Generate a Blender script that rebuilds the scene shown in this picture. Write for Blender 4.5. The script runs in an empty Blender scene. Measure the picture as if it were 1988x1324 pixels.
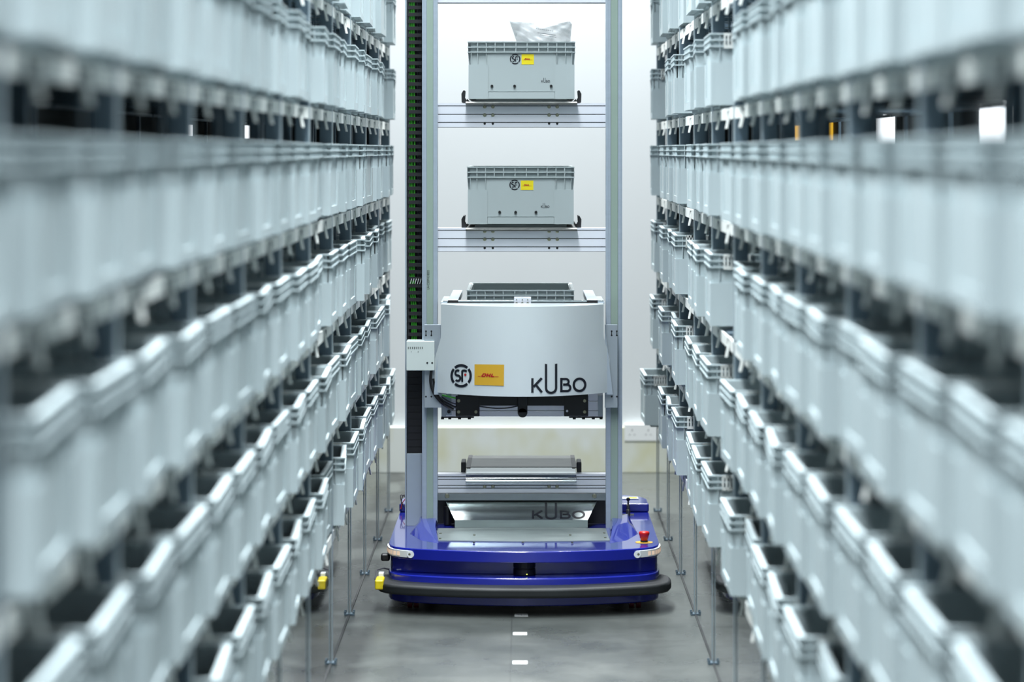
import bpy, bmesh, math, random
from mathutils import Vector, Matrix
random.seed(7)
S = bpy.context.scene
COL = S.collection
# ------------------------------------------------------------------ camera, world, light, exposure
F = 5710.0            # focal length in pixels of the 1988 px wide frame
H = 1.6               # camera height
VX, VY = 1020.0, 291.0
cam_d = bpy.data.cameras.new('camera'); cam = bpy.data.objects.new('camera', cam_d); COL.objects.link(cam)
cam.location = (0, 0, H); cam.rotation_euler = (math.pi/2, 0, 0)
cam_d.sensor_width = 36; cam_d.lens = 36*F/1988
cam_d.shift_x = (994-VX)/1988; cam_d.shift_y = (VY-662)/1988
cam_d.dof.use_dof = True; cam_d.dof.focus_distance = 10.72; cam_d.dof.aperture_fstop = 2.55
cam_d.clip_end = 100
S.camera = cam
w = bpy.data.worlds.new('world'); S.world = w; w.use_nodes = True
w.node_tree.nodes['Background'].inputs[0].default_value = (0.78, 0.90, 1.0, 1)
w.node_tree.nodes['Background'].inputs[1].default_value = 0.36
S.view_settings.view_transform = 'Standard'; S.view_settings.look = 'None'
S.view_settings.exposure = 0.25; S.view_settings.gamma = 1.0
S.cycles.diffuse_bounces = 2
def area(name, loc, rot, sx, sy, power, col, spread=180):
    l = bpy.data.lights.new(name, 'AREA'); l.shape = 'RECTANGLE'; l.size = sx; l.size_y = sy; l.energy = power; l.color = col; l.spread = math.radians(spread)
    o = bpy.data.objects.new(name, l); COL.objects.link(o); o.location = loc; o.rotation_euler = rot; return o
area('aisle_strip_light', (-0.22, 2.0, 4.0), (0, 0, 0), 0.5, 17.8, 720, (0.90, 0.96, 1.0), 125)
area('cross_aisle_light', (0.0, 13.6, 6.2), (0, 0, 0), 2.2, 0.5, 960, (0.97, 0.99, 1.0))

# ------------------------------------------------------------------ helpers
def px(x, D): return (x-VX)*D/F
def pz(y, D): return H-(y-VY)*D/F
def yfloor(y, z=0.0): return F*(H-z)/(y-VY)      # distance of a point at height z seen on image row y
def lin(c):
    return tuple(((v/255)/12.92 if v/255 <= .04045 else (((v/255)+.055)/1.055)**2.4) for v in c)+(1,)
def mat(name, rgb, rough=0.5, metal=0.0, noise=0.0, scale=8.0, stretch=(1,1,1), spec=0.5, coat=0.0, bump=0.0):
    m = bpy.data.materials.new(name); m.use_nodes = True
    nt = m.node_tree; b = nt.nodes['Principled BSDF']
    b.inputs['Base Color'].default_value = lin(rgb); b.inputs['Roughness'].default_value = rough
    b.inputs['Metallic'].default_value = metal; b.inputs['Specular IOR Level'].default_value = spec
    b.inputs['Coat Weight'].default_value = coat; b.inputs['Coat Roughness'].default_value = 0.05
    tc = nt.nodes.new('ShaderNodeTexCoord'); mp = nt.nodes.new('ShaderNodeMapping'); mp.inputs['Scale'].default_value = stretch
    nz = nt.nodes.new('ShaderNodeTexNoise'); nz.inputs['Scale'].default_value = scale; nz.inputs['Detail'].default_value = 4
    nt.links.new(tc.outputs['Object'], mp.inputs[0]); nt.links.new(mp.outputs[0], nz.inputs['Vector'])
    if noise:
        mr = nt.nodes.new('ShaderNodeMapRange'); mr.inputs[1].default_value = .3; mr.inputs[2].default_value = .7
        mr.inputs[3].default_value = 1-noise; mr.inputs[4].default_value = 1+noise*.6
        hs = nt.nodes.new('ShaderNodeHueSaturation'); hs.inputs['Color'].default_value = lin(rgb)
        nt.links.new(nz.outputs[0], mr.inputs[0]); nt.links.new(mr.outputs[0], hs.inputs['Value']); nt.links.new(hs.outputs[0], b.inputs['Base Color'])
    if bump:
        bp = nt.nodes.new('ShaderNodeBump'); bp.inputs['Strength'].default_value = bump; bp.inputs['Distance'].default_value = .002
        nt.links.new(nz.outputs[0], bp.inputs['Height']); nt.links.new(bp.outputs[0], b.inputs['Normal'])
    return m
M = {}
M['tote'] = mat('tote_plastic', (182,196,199), .6, spec=.3, noise=.05, scale=3)
M['tote_dark'] = mat('tote_plastic_greyer', (168,182,185), .6, spec=.3, noise=.05, scale=3)
M['robot_tote'] = mat('robot_tote_plastic', (162,173,174), .45, noise=.03, scale=3)
M['plate_white'] = mat('slotted_plate', (214,218,214), .5, noise=.03)
M['black'] = mat('black_plastic', (12,13,16), .45, noise=.1)
M['rubber'] = mat('black_rubber', (26,30,32), .55, noise=.25, scale=12)
M['anthracite'] = mat('chain_plastic', (11,13,19), .6, noise=.15)
M['cable_green'] = mat('green_cable', (90,215,70), .4)
M['cable_grey'] = mat('grey_cable', (60,60,66), .4)
M['alu'] = mat('anodised_aluminium', (160,172,184), .4, metal=.35, noise=.05, scale=5, stretch=(1,1,12))
M['alu_h'] = mat('brushed_aluminium', (222,225,232), .34, metal=.3, noise=.02, scale=4)
M['groove'] = mat('groove_cover', (132,150,140), .5, noise=.04)
M['groove_dark'] = mat('groove_and_edge_shade', (60,66,70), .6)
M['panel_grey'] = mat('painted_grey_panel', (150,162,172), .4, metal=.1, noise=.03)
M['steel_plate'] = mat('plain_steel_plate', (160,170,178), .35, metal=.5, noise=.05)
M['shell'] = mat('white_shell_paint', (202,211,213), .28, noise=.015, coat=.3)
M['box_cream'] = mat('cream_box_paint', (190,200,196), .4, noise=.02)
M['blue'] = mat('gloss_blue_paint', (24,36,150), .2, noise=.05, scale=6, coat=1.0)
M['ledge'] = mat('ledge_grey_edge', (62,70,92), .4)
M['polish'] = mat('polished_steel', (170,178,180), .12, metal=1.0, noise=.08, scale=3)
M['brush'] = mat('brushed_steel', (150,158,158), .22, metal=.9, noise=.12, scale=10, stretch=(1,8,8))
M['darksteel'] = mat('worn_dark_steel', (92,94,92), .35, metal=.7, noise=.25, scale=14, stretch=(1,4,1))
M['deckplate'] = mat('satin_steel_deck', (168,178,176), .35, metal=.7, noise=.12, scale=9, stretch=(1,3,1))
M['ink'] = mat('black_ink', (14,18,30), .5)
M['yellow'] = mat('yellow_sticker', (204,160,44), .5, noise=.02)
M['yellow2'] = mat('bright_yellow_sticker', (222,204,20), .5)
M['red_ink'] = mat('red_ink', (170,20,26), .5)
M['red'] = mat('red_button', (186,22,18), .35)
M['redwheel'] = mat('red_caster', (90,24,30), .5)
M['yel_plastic'] = mat('yellow_plastic', (220,196,20), .4, noise=.15, scale=60)
M['white_plastic'] = mat('white_plastic', (222,226,226), .4)
M['post'] = mat('galvanised_post', (104,122,134), .4, metal=.5, noise=.12, scale=6)
M['post_lip'] = mat('bright_post_edge', (176,190,196), .35, metal=.6, noise=.08)
M['hook'] = mat('pale_hook', (240,243,238), .5, noise=.08)
M['dark'] = mat('dark_panel_and_shade_backdrop', (30,38,40), .7, noise=.2)
M['brass'] = mat('brass_rod', (150,146,116), .3, metal=.9)
M['bolt'] = mat('bolt_steel', (150,150,130), .3, metal=.9)
M['paper'] = mat('paper', (222,224,222), .7)
def emis(name, rgb, s):
    m = mat(name, rgb, .5); b = m.node_tree.nodes['Principled BSDF']
    b.inputs['Emission Color'].default_value = lin(rgb); b.inputs['Emission Strength'].default_value = s; return m
M['led'] = emis('warm_led', (236,206,180), .35)
M['led_green'] = emis('sensor_led', (200,220,90), 3)
M['amber'] = emis('amber_glow', (250,196,60), .8)  # glow added to the yellow boards in place of light on them
M['window'] = emis('window_and_sheet_glow', (240,246,250), 1.3)  # for the windows, and as added glow on the white sheets
# clear acrylic
m = mat('clear_acrylic', (225,232,235), .015); b = m.node_tree.nodes['Principled BSDF']
b.inputs['Transmission Weight'].default_value = .96; b.inputs['IOR'].default_value = 1.5; M['acrylic'] = m
# plastic film
m = bpy.data.materials.new('plastic_film'); m.use_nodes = True; nt = m.node_tree; b = nt.nodes['Principled BSDF']
b.inputs['Base Color'].default_value = (.2,.23,.24,1); b.inputs['Roughness'].default_value = .42; b.inputs['Specular IOR Level'].default_value = .25
nz = nt.nodes.new('ShaderNodeTexNoise'); nz.inputs['Scale'].default_value = 9; nz.inputs['Distortion'].default_value = 1.5
mr = nt.nodes.new('ShaderNodeMapRange'); mr.inputs[1].default_value=.35; mr.inputs[2].default_value=.7; mr.inputs[3].default_value=.2; mr.inputs[4].default_value=.6
tc = nt.nodes.new('ShaderNodeTexCoord'); nt.links.new(tc.outputs['Object'], nz.inputs['Vector'])
nt.links.new(nz.outputs[0], mr.inputs[0]); nt.links.new(mr.outputs[0], b.inputs['Alpha']); M['film'] = m

class MB:
    def __init__(s): s.v = []; s.f = []; s.m = []; s.mats = []
    def _mi(s, m):
        if m is None: return 0
        if m not in s.mats: s.mats.append(m)
        return s.mats.index(m)
    def add(s, vs, fs, m=None):
        n = len(s.v); s.v += [tuple(v) for v in vs]; i = s._mi(m)
        for f in fs: s.f.append([n+k for k in f]); s.m.append(i)
        return s
    def box(s, x0, x1, y0, y1, z0, z1, m=None):
        return s.add([(x,y,z) for x in (x0,x1) for y in (y0,y1) for z in (z0,z1)],
            [(0,1,3,2),(4,6,7,5),(0,4,5,1),(2,3,7,6),(0,2,6,4),(1,5,7,3)], m)
    def prism(s, pts, z0, z1, m=None, top=None):
        n = len(pts); t = top or pts
        return s.add([(x,y,z0) for x,y in pts]+[(x,y,z1) for x,y in t],
            [tuple(range(n))[::-1], tuple(range(n,2*n))]+[(i,(i+1)%n,n+(i+1)%n,n+i) for i in range(n)], m)
    def xprism(s, pts, x0, x1, m=None):      # pts are (y,z)
        n = len(pts)
        return s.add([(x0,y,z) for y,z in pts]+[(x1,y,z) for y,z in pts],
            [tuple(range(n))[::-1], tuple(range(n,2*n))]+[(i,(i+1)%n,n+(i+1)%n,n+i) for i in range(n)], m)
    def cyl(s, p, q, r, r2=None, n=16, m=None):
        p = Vector(p); q = Vector(q); d = (q-p).normalized(); a = d.orthogonal().normalized(); b = d.cross(a)
        r2 = r if r2 is None else r2
        vs = [p+(a*math.cos(t)+b*math.sin(t))*r for t in [2*math.pi*i/n for i in range(n)]]
        vs += [q+(a*math.cos(t)+b*math.sin(t))*r2 for t in [2*math.pi*i/n for i in range(n)]]
        return s.add(vs, [tuple(range(n))[::-1], tuple(range(n,2*n))]+[(i,(i+1)%n,n+(i+1)%n,n+i) for i in range(n)], m)
    def lathe(s, cx, cy, prof, n=24, m=None):  # prof (r,z)
        vs = []; k = len(prof)
        for r, z in prof: vs += [(cx+r*math.cos(2*math.pi*i/n), cy+r*math.sin(2*math.pi*i/n), z) for i in range(n)]
        fs = [(j*n+i, j*n+(i+1)%n, (j+1)*n+(i+1)%n, (j+1)*n+i) for j in range(k-1) for i in range(n)]
        fs += [tuple(range(n))[::-1], tuple(range((k-1)*n, k*n))]
        return s.add(vs, fs, m)
    def tube(s, pts, r, n=8, m=None):
        for a, b in zip(pts, pts[1:]): s.cyl(a, b, r, n=n, m=m)
        return s
    def build(s, name, m=None, parent=None, bevel=0, smooth=False):
        me = bpy.data.meshes.new(name); me.from_pydata(s.v, [], s.f)
        if m is not None and not s.mats: me.materials.append(M[m])
        for k in s.mats: me.materials.append(M[k])
        if s.mats:
            me.polygons.foreach_set('material_index', s.m)
        bm = bmesh.new(); bm.from_mesh(me); bmesh.ops.recalc_face_normals(bm, faces=bm.faces); bm.to_mesh(me); bm.free()
        me.update()
        o = bpy.data.objects.new(name, me); COL.objects.link(o)
        if parent: o.parent = parent
        if smooth:
            for p in me.polygons: p.use_smooth = True
        if bevel:
            md = o.modifiers.new('bevel', 'BEVEL'); md.width = bevel; md.segments = 3; md.limit_method = 'ANGLE'; md.angle_limit = math.radians(40)
            for p in me.polygons: p.use_smooth = True
            md.harden_normals = True
        return o
def tag(o, label=None, cat=None, group=None, kind=None):
    if label: o['label'] = label
    if cat: o['category'] = cat
    if group: o['group'] = group
    if kind: o['kind'] = kind
    return o
def empty(name, loc, rz=0):
    o = bpy.data.objects.new(name, None); COL.objects.link(o); o.location = loc; o.rotation_euler = (0,0,rz); o.empty_display_size = .1
    return o

# ------------------------------------------------------------------ flat art (stickers and lettering) laid on a surface
def stroke(pts, wd, closed=False):
    pts = [Vector(p) for p in pts]; n = len(pts); L = []; R = []
    for i, p in enumerate(pts):
        a = pts[i-1] if (i or closed) else None; b = pts[(i+1)%n] if (i < n-1 or closed) else None
        d1 = (p-a).normalized() if a is not None else None; d2 = (b-p).normalized() if b is not None else None
        if d1 is None: d1 = d2
        if d2 is None: d2 = d1
        n1 = Vector((-d1.y, d1.x)); n2 = Vector((-d2.y, d2.x)); mm = (n1+n2).normalized(); k = wd/2/max(.4, mm.dot(n1))
        L.append(p+mm*k); R.append(p-mm*k)
    out = []
    for i in range(n if closed else n-1):
        j = (i+1)%n; out.append([L[i], L[j], R[j], R[i]])
    return out
def arc(cx, cy, rx, ry, a0, a1, n=16):
    return [(cx+rx*math.cos(math.radians(a0+(a1-a0)*i/n)), cy+ry*math.sin(math.radians(a0+(a1-a0)*i/n))) for i in range(n+1)]
def kubo():       # units: pixels of the lettering on the shell, x right, y up, baseline 0, 0..107 wide, 56 tall
    W = 4.6; P = []
    P += stroke([(2.3,0),(2.3,28)], W); P += stroke([(4.5,11),(20.5,28)], W); P += stroke([(9,15),(20.8,0)], W)
    P += stroke([(28.8,56)]+arc(38.6,9,9.8,9.6,180,360,20)+[(48.4,56)], W)
    P += stroke([(58.6,0),(58.6,28)], W)
    P += stroke([(57,25.7),(66,25.7)]+arc(67.5,20.3,5.4,5.4,90,-90,12)+[(62,14.9)], 4.2)
    P += stroke([(62,14.6),(69,14.6)]+arc(70,8.3,6.2,6.2,90,-90,12)+[(57,2.1)], 4.2)
    P += stroke(arc(94,14,11.2,12.0,0,351,40), W, True)
    return P
def sf():         # unit circle radius 1
    P = []
    for a in (45,135,225,315): P += stroke(arc(0,0,.89,.89,a+5,a+85,12), .22)
    P += stroke(arc(-.32,.24,.22,.22,50,270,10)+arc(-.32,-.2,.24,.23,90,-140,12), .185)
    P += stroke([(.1,-.52),(.1,.38)]+[(.16,.44),(.35,.45),(.52,.36)], .185)
    return P
def dhl():        # 10 wide, 1.6 tall italic with side bars
    P = []; sl = lambda x,y:(x+y*.45,y)
    def add(pts, wd=.5): P.extend(stroke([sl(*p) for p in pts], wd))
    add([(1.7,.2),(2.0,1.4)]); add([(1.7,1.42),(3.0,1.42),(3.3,1.0),(3.0,.2),(1.6,.2)], .48)
    add([(4.0,0),(4.0,1.6)],.6); add([(5.1,0),(5.1,1.6)],.6); add([(4.0,.8),(5.1,.8)],.3)
    add([(6.0,1.6),(6.0,.2),(7.4,.2)],.52)
    add([(0,.15),(1.3,.15)],.2); add([(7.6,.15),(9.4,.15)],.2)
    return P
def rect(x0,y0,x1,y1): return [[Vector((x0,y0)),Vector((x1,y0)),Vector((x1,y1)),Vector((x0,y1))]]
def disc(cx,cy,r,n=20): return [[Vector((cx+r*math.cos(2*math.pi*i/n), cy+r*math.sin(2*math.pi*i/n))) for i in range(n)]]
def text_polys(txt, size, shear=0):
    c = bpy.data.curves.new('t', 'FONT'); c.body = txt; c.size = size; c.shear = shear
    o = bpy.data.objects.new('t', c); me = bpy.data.meshes.new_from_object(o)
    P = [[Vector(me.vertices[i].co[:2]) for i in p.vertices] for p in me.polygons]
    bpy.data.objects.remove(o); bpy.data.curves.remove(c); bpy.data.meshes.remove(me); return P
def art(name, polys, fn, m, parent, cut=None, label=None):
    """polys in 2D, fn maps (u,v) to a 3D point; cut = strip width for following a curved surface"""
    bm = bmesh.new()
    for P in polys:
        try: bm.faces.new([bm.verts.new((p[0], p[1], 0)) for p in P])
        except ValueError: pass
    if cut:
        us = [v.co.x for v in bm.verts]; a, b = min(us), max(us); u = a+cut
        while u < b:
            bmesh.ops.bisect_plane(bm, geom=bm.verts[:]+bm.edges[:]+bm.faces[:], plane_co=(u,0,0), plane_no=(1,0,0)); u += cut
    for v in bm.verts: v.co = fn(v.co.x, v.co.y)
    me = bpy.data.meshes.new(name); bm.to_mesh(me); bm.free(); me.materials.append(M[m])
    o = bpy.data.objects.new(name, me); COL.objects.link(o)
    if parent: o.parent = parent
    if label: o['label'] = label
    return o

# ------------------------------------------------------------------ setting
WY = 14.6; SX = 1.34
m = mat('concrete_floor', (128,137,134), .34)
nt = m.node_tree; b = nt.nodes['Principled BSDF']; N = nt.nodes.new; Lk = nt.links.new
tc = N('ShaderNodeTexCoord')
def noise(scale, stretch, det=5, rough=.6):
    mp = N('ShaderNodeMapping'); mp.inputs['Scale'].default_value = stretch; Lk(tc.outputs['Object'], mp.inputs[0])
    n_ = N('ShaderNodeTexNoise'); n_.inputs['Scale'].default_value = scale; n_.inputs['Detail'].default_value = det; n_.inputs['Roughness'].default_value = rough
    Lk(mp.outputs[0], n_.inputs['Vector']); return n_
def math_(op, a, c, cl=False):
    n_ = N('ShaderNodeMath'); n_.operation = op; n_.use_clamp = cl
    for i, v in enumerate((a, c)):
        if isinstance(v, (int, float)): n_.inputs[i].default_value = v
        else: Lk(v, n_.inputs[i])
    return n_.outputs[0]
def mr_(v, a, c, d, e):
    n_ = N('ShaderNodeMapRange'); n_.clamp = True; Lk(v, n_.inputs[0]); n_.inputs[1].default_value=a; n_.inputs[2].default_value=c; n_.inputs[3].default_value=d; n_.inputs[4].default_value=e; return n_.outputs[0]
n1 = noise(3.5, (1,.8,1)); n2 = noise(24, (.6,3,1)); n3 = noise(2.2, (1,.5,1), 3); n4 = noise(5, (1.6,.35,1), 4)
sep = N('ShaderNodeSeparateXYZ'); Lk(tc.outputs['Object'], sep.inputs[0])
X = sep.outputs[0]; Y = sep.outputs[1]
val = math_('ADD', mr_(n1.outputs[0], .3,.7,.86,1.1), mr_(n2.outputs[0], .3,.7,-.07,.07))
def band(v, c, wd): # soft band around v=c
    return math_('SUBTRACT', 1.0, math_('DIVIDE', math_('ABSOLUTE', math_('SUBTRACT', v, c), 0), wd), True)
tr = math_('MULTIPLY', math_('ADD', band(X, -.40, .09), band(X, .40, .10), True), mr_(n4.outputs[0], .38,.62,0,.55))
val = math_('SUBTRACT', val, math_('MULTIPLY', tr, .5))
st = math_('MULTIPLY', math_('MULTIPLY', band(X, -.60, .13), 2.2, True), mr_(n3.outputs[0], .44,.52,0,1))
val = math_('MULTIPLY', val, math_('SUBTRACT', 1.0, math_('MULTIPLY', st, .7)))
jt = math_('MULTIPLY', math_('LESS_THAN', math_('ABSOLUTE', math_('SUBTRACT', X, -.046), 0), .0018), .35)
val = math_('MULTIPLY', val, math_('SUBTRACT', 1.0, jt))
hs = N('ShaderNodeHueSaturation'); hs.inputs['Color'].default_value = lin((77,81,78)); Lk(val, hs.inputs['Value']); Lk(hs.outputs[0], b.inputs['Base Color'])
Lk(mr_(n1.outputs[0], .3,.7,.22,.42), b.inputs['Roughness']); M['floor'] = m
tag(MB().box(-SX-.1, SX+.1, .0, WY+.1, -.08, 0).build('floor', 'floor'), kind='structure')
# end wall: white paint, faint stains
m = mat('white_wall_paint', (206,212,214), .6, noise=.02, scale=1.2); M['wall'] = m
m = mat('stained_cream_plinth', (214,218,208), .6); nt = m.node_tree; b = nt.nodes['Principled BSDF']; N = nt.nodes.new; Lk = nt.links.new; tc = N('ShaderNodeTexCoord')
n1 = noise(2.3, (1,1,.8), 3); cr = N('ShaderNodeValToRGB'); cr.color_ramp.elements[0].position=.42; cr.color_ramp.elements[1].position=.62
cr.color_ramp.elements[0].color = lin((204,210,206)); cr.color_ramp.elements[1].color = lin((188,188,150)); Lk(n1.outputs[0], cr.inputs[0]); Lk(cr.outputs[0], b.inputs['Base Color']); M['plinth'] = m
tag(MB().box(-SX, SX, WY, WY+.1, 0, 4.2).build('wall_back', 'wall'), kind='structure')
tag(MB().box(-SX, SX, WY-.035, WY, 0, .228).build('baseboard_back', 'plinth', bevel=.004), kind='structure')
tag(MB().box(-SX-.1, -SX, .0, WY+.1, 0, 3.3).build('shade_backdrop_left', 'dark'), kind='structure')  # near-black sheet added for the unlit space behind the left rack
tag(MB().box(SX, SX+.1, .0, WY+.1, 0, 3.3).build('shade_backdrop_right', 'dark'), kind='structure')  # same dark stand-in for the unlit space behind the right rack
wn = MB().box(SX-.012, SX, 7.85, 8.6, 1.45, 1.95).build('window_1', 'window'); tag(wn, kind='structure')
MB().box(SX-.02, SX, 7.80, 7.85, 1.4, 2.0, 'dark').box(SX-.02, SX, 8.6, 8.65, 1.4, 2.0, 'dark').build('window_frame', None, wn)
wn = MB().box(SX-.012, SX, 10.5, 11.15, 1.45, 1.95).build('window_2', 'window'); tag(wn, kind='structure')
MB().box(SX-.02, SX, 10.45, 10.5, 1.4, 2.0, 'dark').box(SX-.02, SX, 11.15, 11.2, 1.4, 2.0, 'dark').build('window_frame', None, wn)
# socket
so = empty('wall_socket', (.5735, WY-.001, .20)); tag(so, 'white double wall socket on the end wall beside the right rack', 'socket')
mb = MB().box(-.083,.083,-.036,0,-.042,.042); mb.build('face_plate', 'white_plastic', so, bevel=.003)
for sx in (-.045,.035):
    h = MB()
    for (a,c,w1,h1) in ((0,.012,.004,.008),(-.012,-.01,.006,.003),(.012,-.01,.006,.003)): h.box(sx+a-w1/2, sx+a+w1/2, -.0365,-.03, c-h1/2, c+h1/2)
    h.build('pin_holes', 'cable_grey', so)
# small things behind the racks
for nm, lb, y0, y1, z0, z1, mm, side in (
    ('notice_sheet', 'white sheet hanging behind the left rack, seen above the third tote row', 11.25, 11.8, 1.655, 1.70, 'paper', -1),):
    o = MB().box(-SX, -SX+.004, y0, y1, z0, z1).build('added_glow_panel', 'window'); tag(o, 'thin white sheet with added glow behind the left rack, nearer of the two', 'panel', 'white sheets with added glow behind the left rack')  # white sheet made to glow in place of light falling on it

# ------------------------------------------------------------------ tote (Euro crate), front face towards -y at y=0, base at z=0
TW, TD, TH = .40, .60, .225
def tote_body():
    b = MB(); i = .011; t = .004
    z0, z1 = .012, .221; x0, x1, y0, y1 = -TW/2+i, TW/2-i, i, TD-i
    b.box(x0, x1, y0, y0+t, z0, z1); b.box(x0, x1, y1-t, y1, z0, z1); b.box(x0, x0+t, y0, y1, z0, z1); b.box(x1-t, x1, y0, y1, z0, z1)
    b.box(x0, x1, y0, y1, z0, z0+.004)
    b.box(x0+.018, x1-.018, y0+.018, y1-.018, 0, z0)                        # foot
    e = .003; zc = .138; cw = .073
    for sy, ya, yb in ((0, e, y0+t*.5), (1, y1-t*.5, TD-e)):
        for s in (-1, 1):                                                      # corner boxes on the short faces
            xa, xb = sorted((s*(TW/2-e), s*(TW/2-e-cw))); b.box(xa, xb, ya, yb, z0-.002, zc)
        b.box(-.128, .128, (ya+.004 if sy == 0 else ya), (yb if sy == 0 else yb-.004), z0+.026, .183)  # smooth middle panel
        b.box(-.123, .123, ya+.0004, yb-.0004, z0-.001, z0+.024)
    for s in (-1, 1):                                                         # long faces
        xa, xb = sorted((s*(TW/2-e-.0006), s*(x1-t*.5)))
        for ya, yb in ((e+.0006, e+.10), (TD-e-.10, TD-e-.0006)): b.box(xa, xb, ya, yb, z0-.002, zc)
        b.box(xa, xb, .12, TD-.12, z0-.002, z0+.02)
    # tapered gussets below the rim
    for sy in (0, 1):
        for gx in (-.187, -.163, -.131, .131, .163, .187):
            f = (lambda y: y) if sy == 0 else (lambda y: TD-y)
            b.add([(gx+dx, f(y), z) for dx in (-.0012,.0012) for y, z in ((.001,.186),(i+.001,.186),(i+.001,.138),(.004,.138))],
                  [(0,1,2,3),(4,7,6,5),(0,4,5,1),(1,5,6,2),(2,6,7,3),(3,7,4,0)])
    for s in (-1, 1):
        for gy in (.03, .07, .10, TD-.10, TD-.07, TD-.03):
            b.add([(s*(TW/2-x), gy+dy, z) for dy in (-.0012,.0012) for x, z in ((.001,.186),(i+.001,.186),(i+.001,.138),(.004,.138))],
                  [(0,1,2,3),(4,7,6,5),(0,4,5,1),(1,5,6,2),(2,6,7,3),(3,7,4,0)])
    return b
def tote_rim():
    r = MB(); w_ = .0115
    for z, hh in ((.2222,.0032), (.2035,.0036), (.185,.0036)):
        r.box(-TW/2, TW/2, 0, w_, z-hh/2-.001, z+hh/2); r.box(-TW/2, TW/2, TD-w_, TD, z-hh/2-.001, z+hh/2)
        r.box(-TW/2, -TW/2+w_, w_, TD-w_, z-hh/2-.001, z+hh/2); r.box(TW/2-w_, TW/2, w_, TD-w_, z-hh/2-.001, z+hh/2)
    for gx in (-.163,-.131,-.098,-.064,-.021,.021,.064,.098,.131,.163):
        for ya, yb in ((.001, w_), (TD-w_, TD-.001)): r.box(gx-.0019, gx+.0019, ya, yb, .185, .2225)
    for k in range(17):
        gy = .03+k*.54/16
        for xa, xb in ((-TW/2+.001, -TW/2+w_), (TW/2-w_, TW/2-.001)): r.box(xa, xb, gy-.0012, gy+.0012, .185, .2225)
    return r
def grip_plate(s):
    g = MB()
    if 1:
        xa, xb = sorted((s*(TW/2+.0002), s*(TW/2+.002))); ya, yb = .044, .118
        g.box(xa, xb, ya, yb, .2155, .2235); g.box(xa, xb, ya, yb, .178, .188)
        n = 7
        for k in range(n+1):
            y = ya+(yb-ya)*k/n; g.box(xa, xb, y-.0028, y+.0028, .178, .2235)
    return g
bm_body = tote_body(); bm_rim = tote_rim(); bm_grip = [grip_plate(-1), grip_plate(1)]
proto = {}
for key in ('tote', 'tote_dark', 'robot_tote'):
    o = bm_body.build('storage_tote', key); r = bm_rim.build('rim', key, o)
    if key != 'robot_tote':
        for bg_ in bm_grip: bg_.build('grip_plate', 'plate_white', o)['label'] = 'pale slotted grip plate'
    proto[key] = o
used = set()
def new_tote(key, loc, rz, label, group, name='storage_tote'):
    src = proto[key]
    if key not in used: o = src; used.add(key)
    else:
        o = src.copy(); COL.objects.link(o)
        for ch in src.children:
            if ch.name.split('.')[0] in ('rim', 'grip_plate'):
                c = ch.copy(); COL.objects.link(c); c.parent = o
    o.name = name
    o.location = loc; o.rotation_euler = (0,0,rz); tag(o, label, 'tote', group); return o

# ------------------------------------------------------------------ racks
BAY = .965; Y0 = 13.02
posts_y = [Y0-BAY*k for k in range(12)]
T2 = 1.62; PITCH = .328
tops = [T2+PITCH*2, T2+PITCH, T2, T2-PITCH, T2-2*PITCH, T2-3*PITCH]
rown = ['top row', 'second row down', 'third row down', 'third row up', 'second row up', 'bottom row']
XP = {-1: .600, 1: .580}; XT = {-1: .571, 1: .545}
# tote positions: far corner distance
slots = []
for k in range(11):
    a = Y0-BAY*k-.035; slots += [(a, 0, k), (a-.465, 1, k)]
ordn = ['first from far end', 'second from far end', 'third from far end', 'fourth from far end', 'fifth from far end', 'sixth from far end', 'seventh from far end', 'eighth from far end',
        'ninth from far end', 'tenth from far end', 'eleventh from far end', 'twelfth from far end', 'thirteenth from far end', 'fourteenth from far end', 'fifteenth from far end', 'sixteenth from far end', 'seventeenth from far end', 'eighteenth from far end', 'nineteenth from far end', 'twentieth from far end', '21st from far end', '22nd from far end']
def post_mb(s, xp, y, z0, z1, rear=False, wx=.04):
    b = MB(); x0 = s*xp
    def bx(xa, xb, ya, yb, za, zb, mm):
        xa, xb = sorted((x0+s*xa, x0+s*xb)); b.box(xa, xb, y+ya, y+yb, za, zb, mm)
    if not rear:
        bx(0, .0036, -.011, .011, z0, z1, 'post_lip')
        bx(.0036, .040, -.013, .013, .40, z1, 'post')
        bx(.052, .058, -.006, .006, .40, z1, 'post')
    else:
        bx(0, wx, -.01, .01, z0, z1, 'post')
    return b
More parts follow.
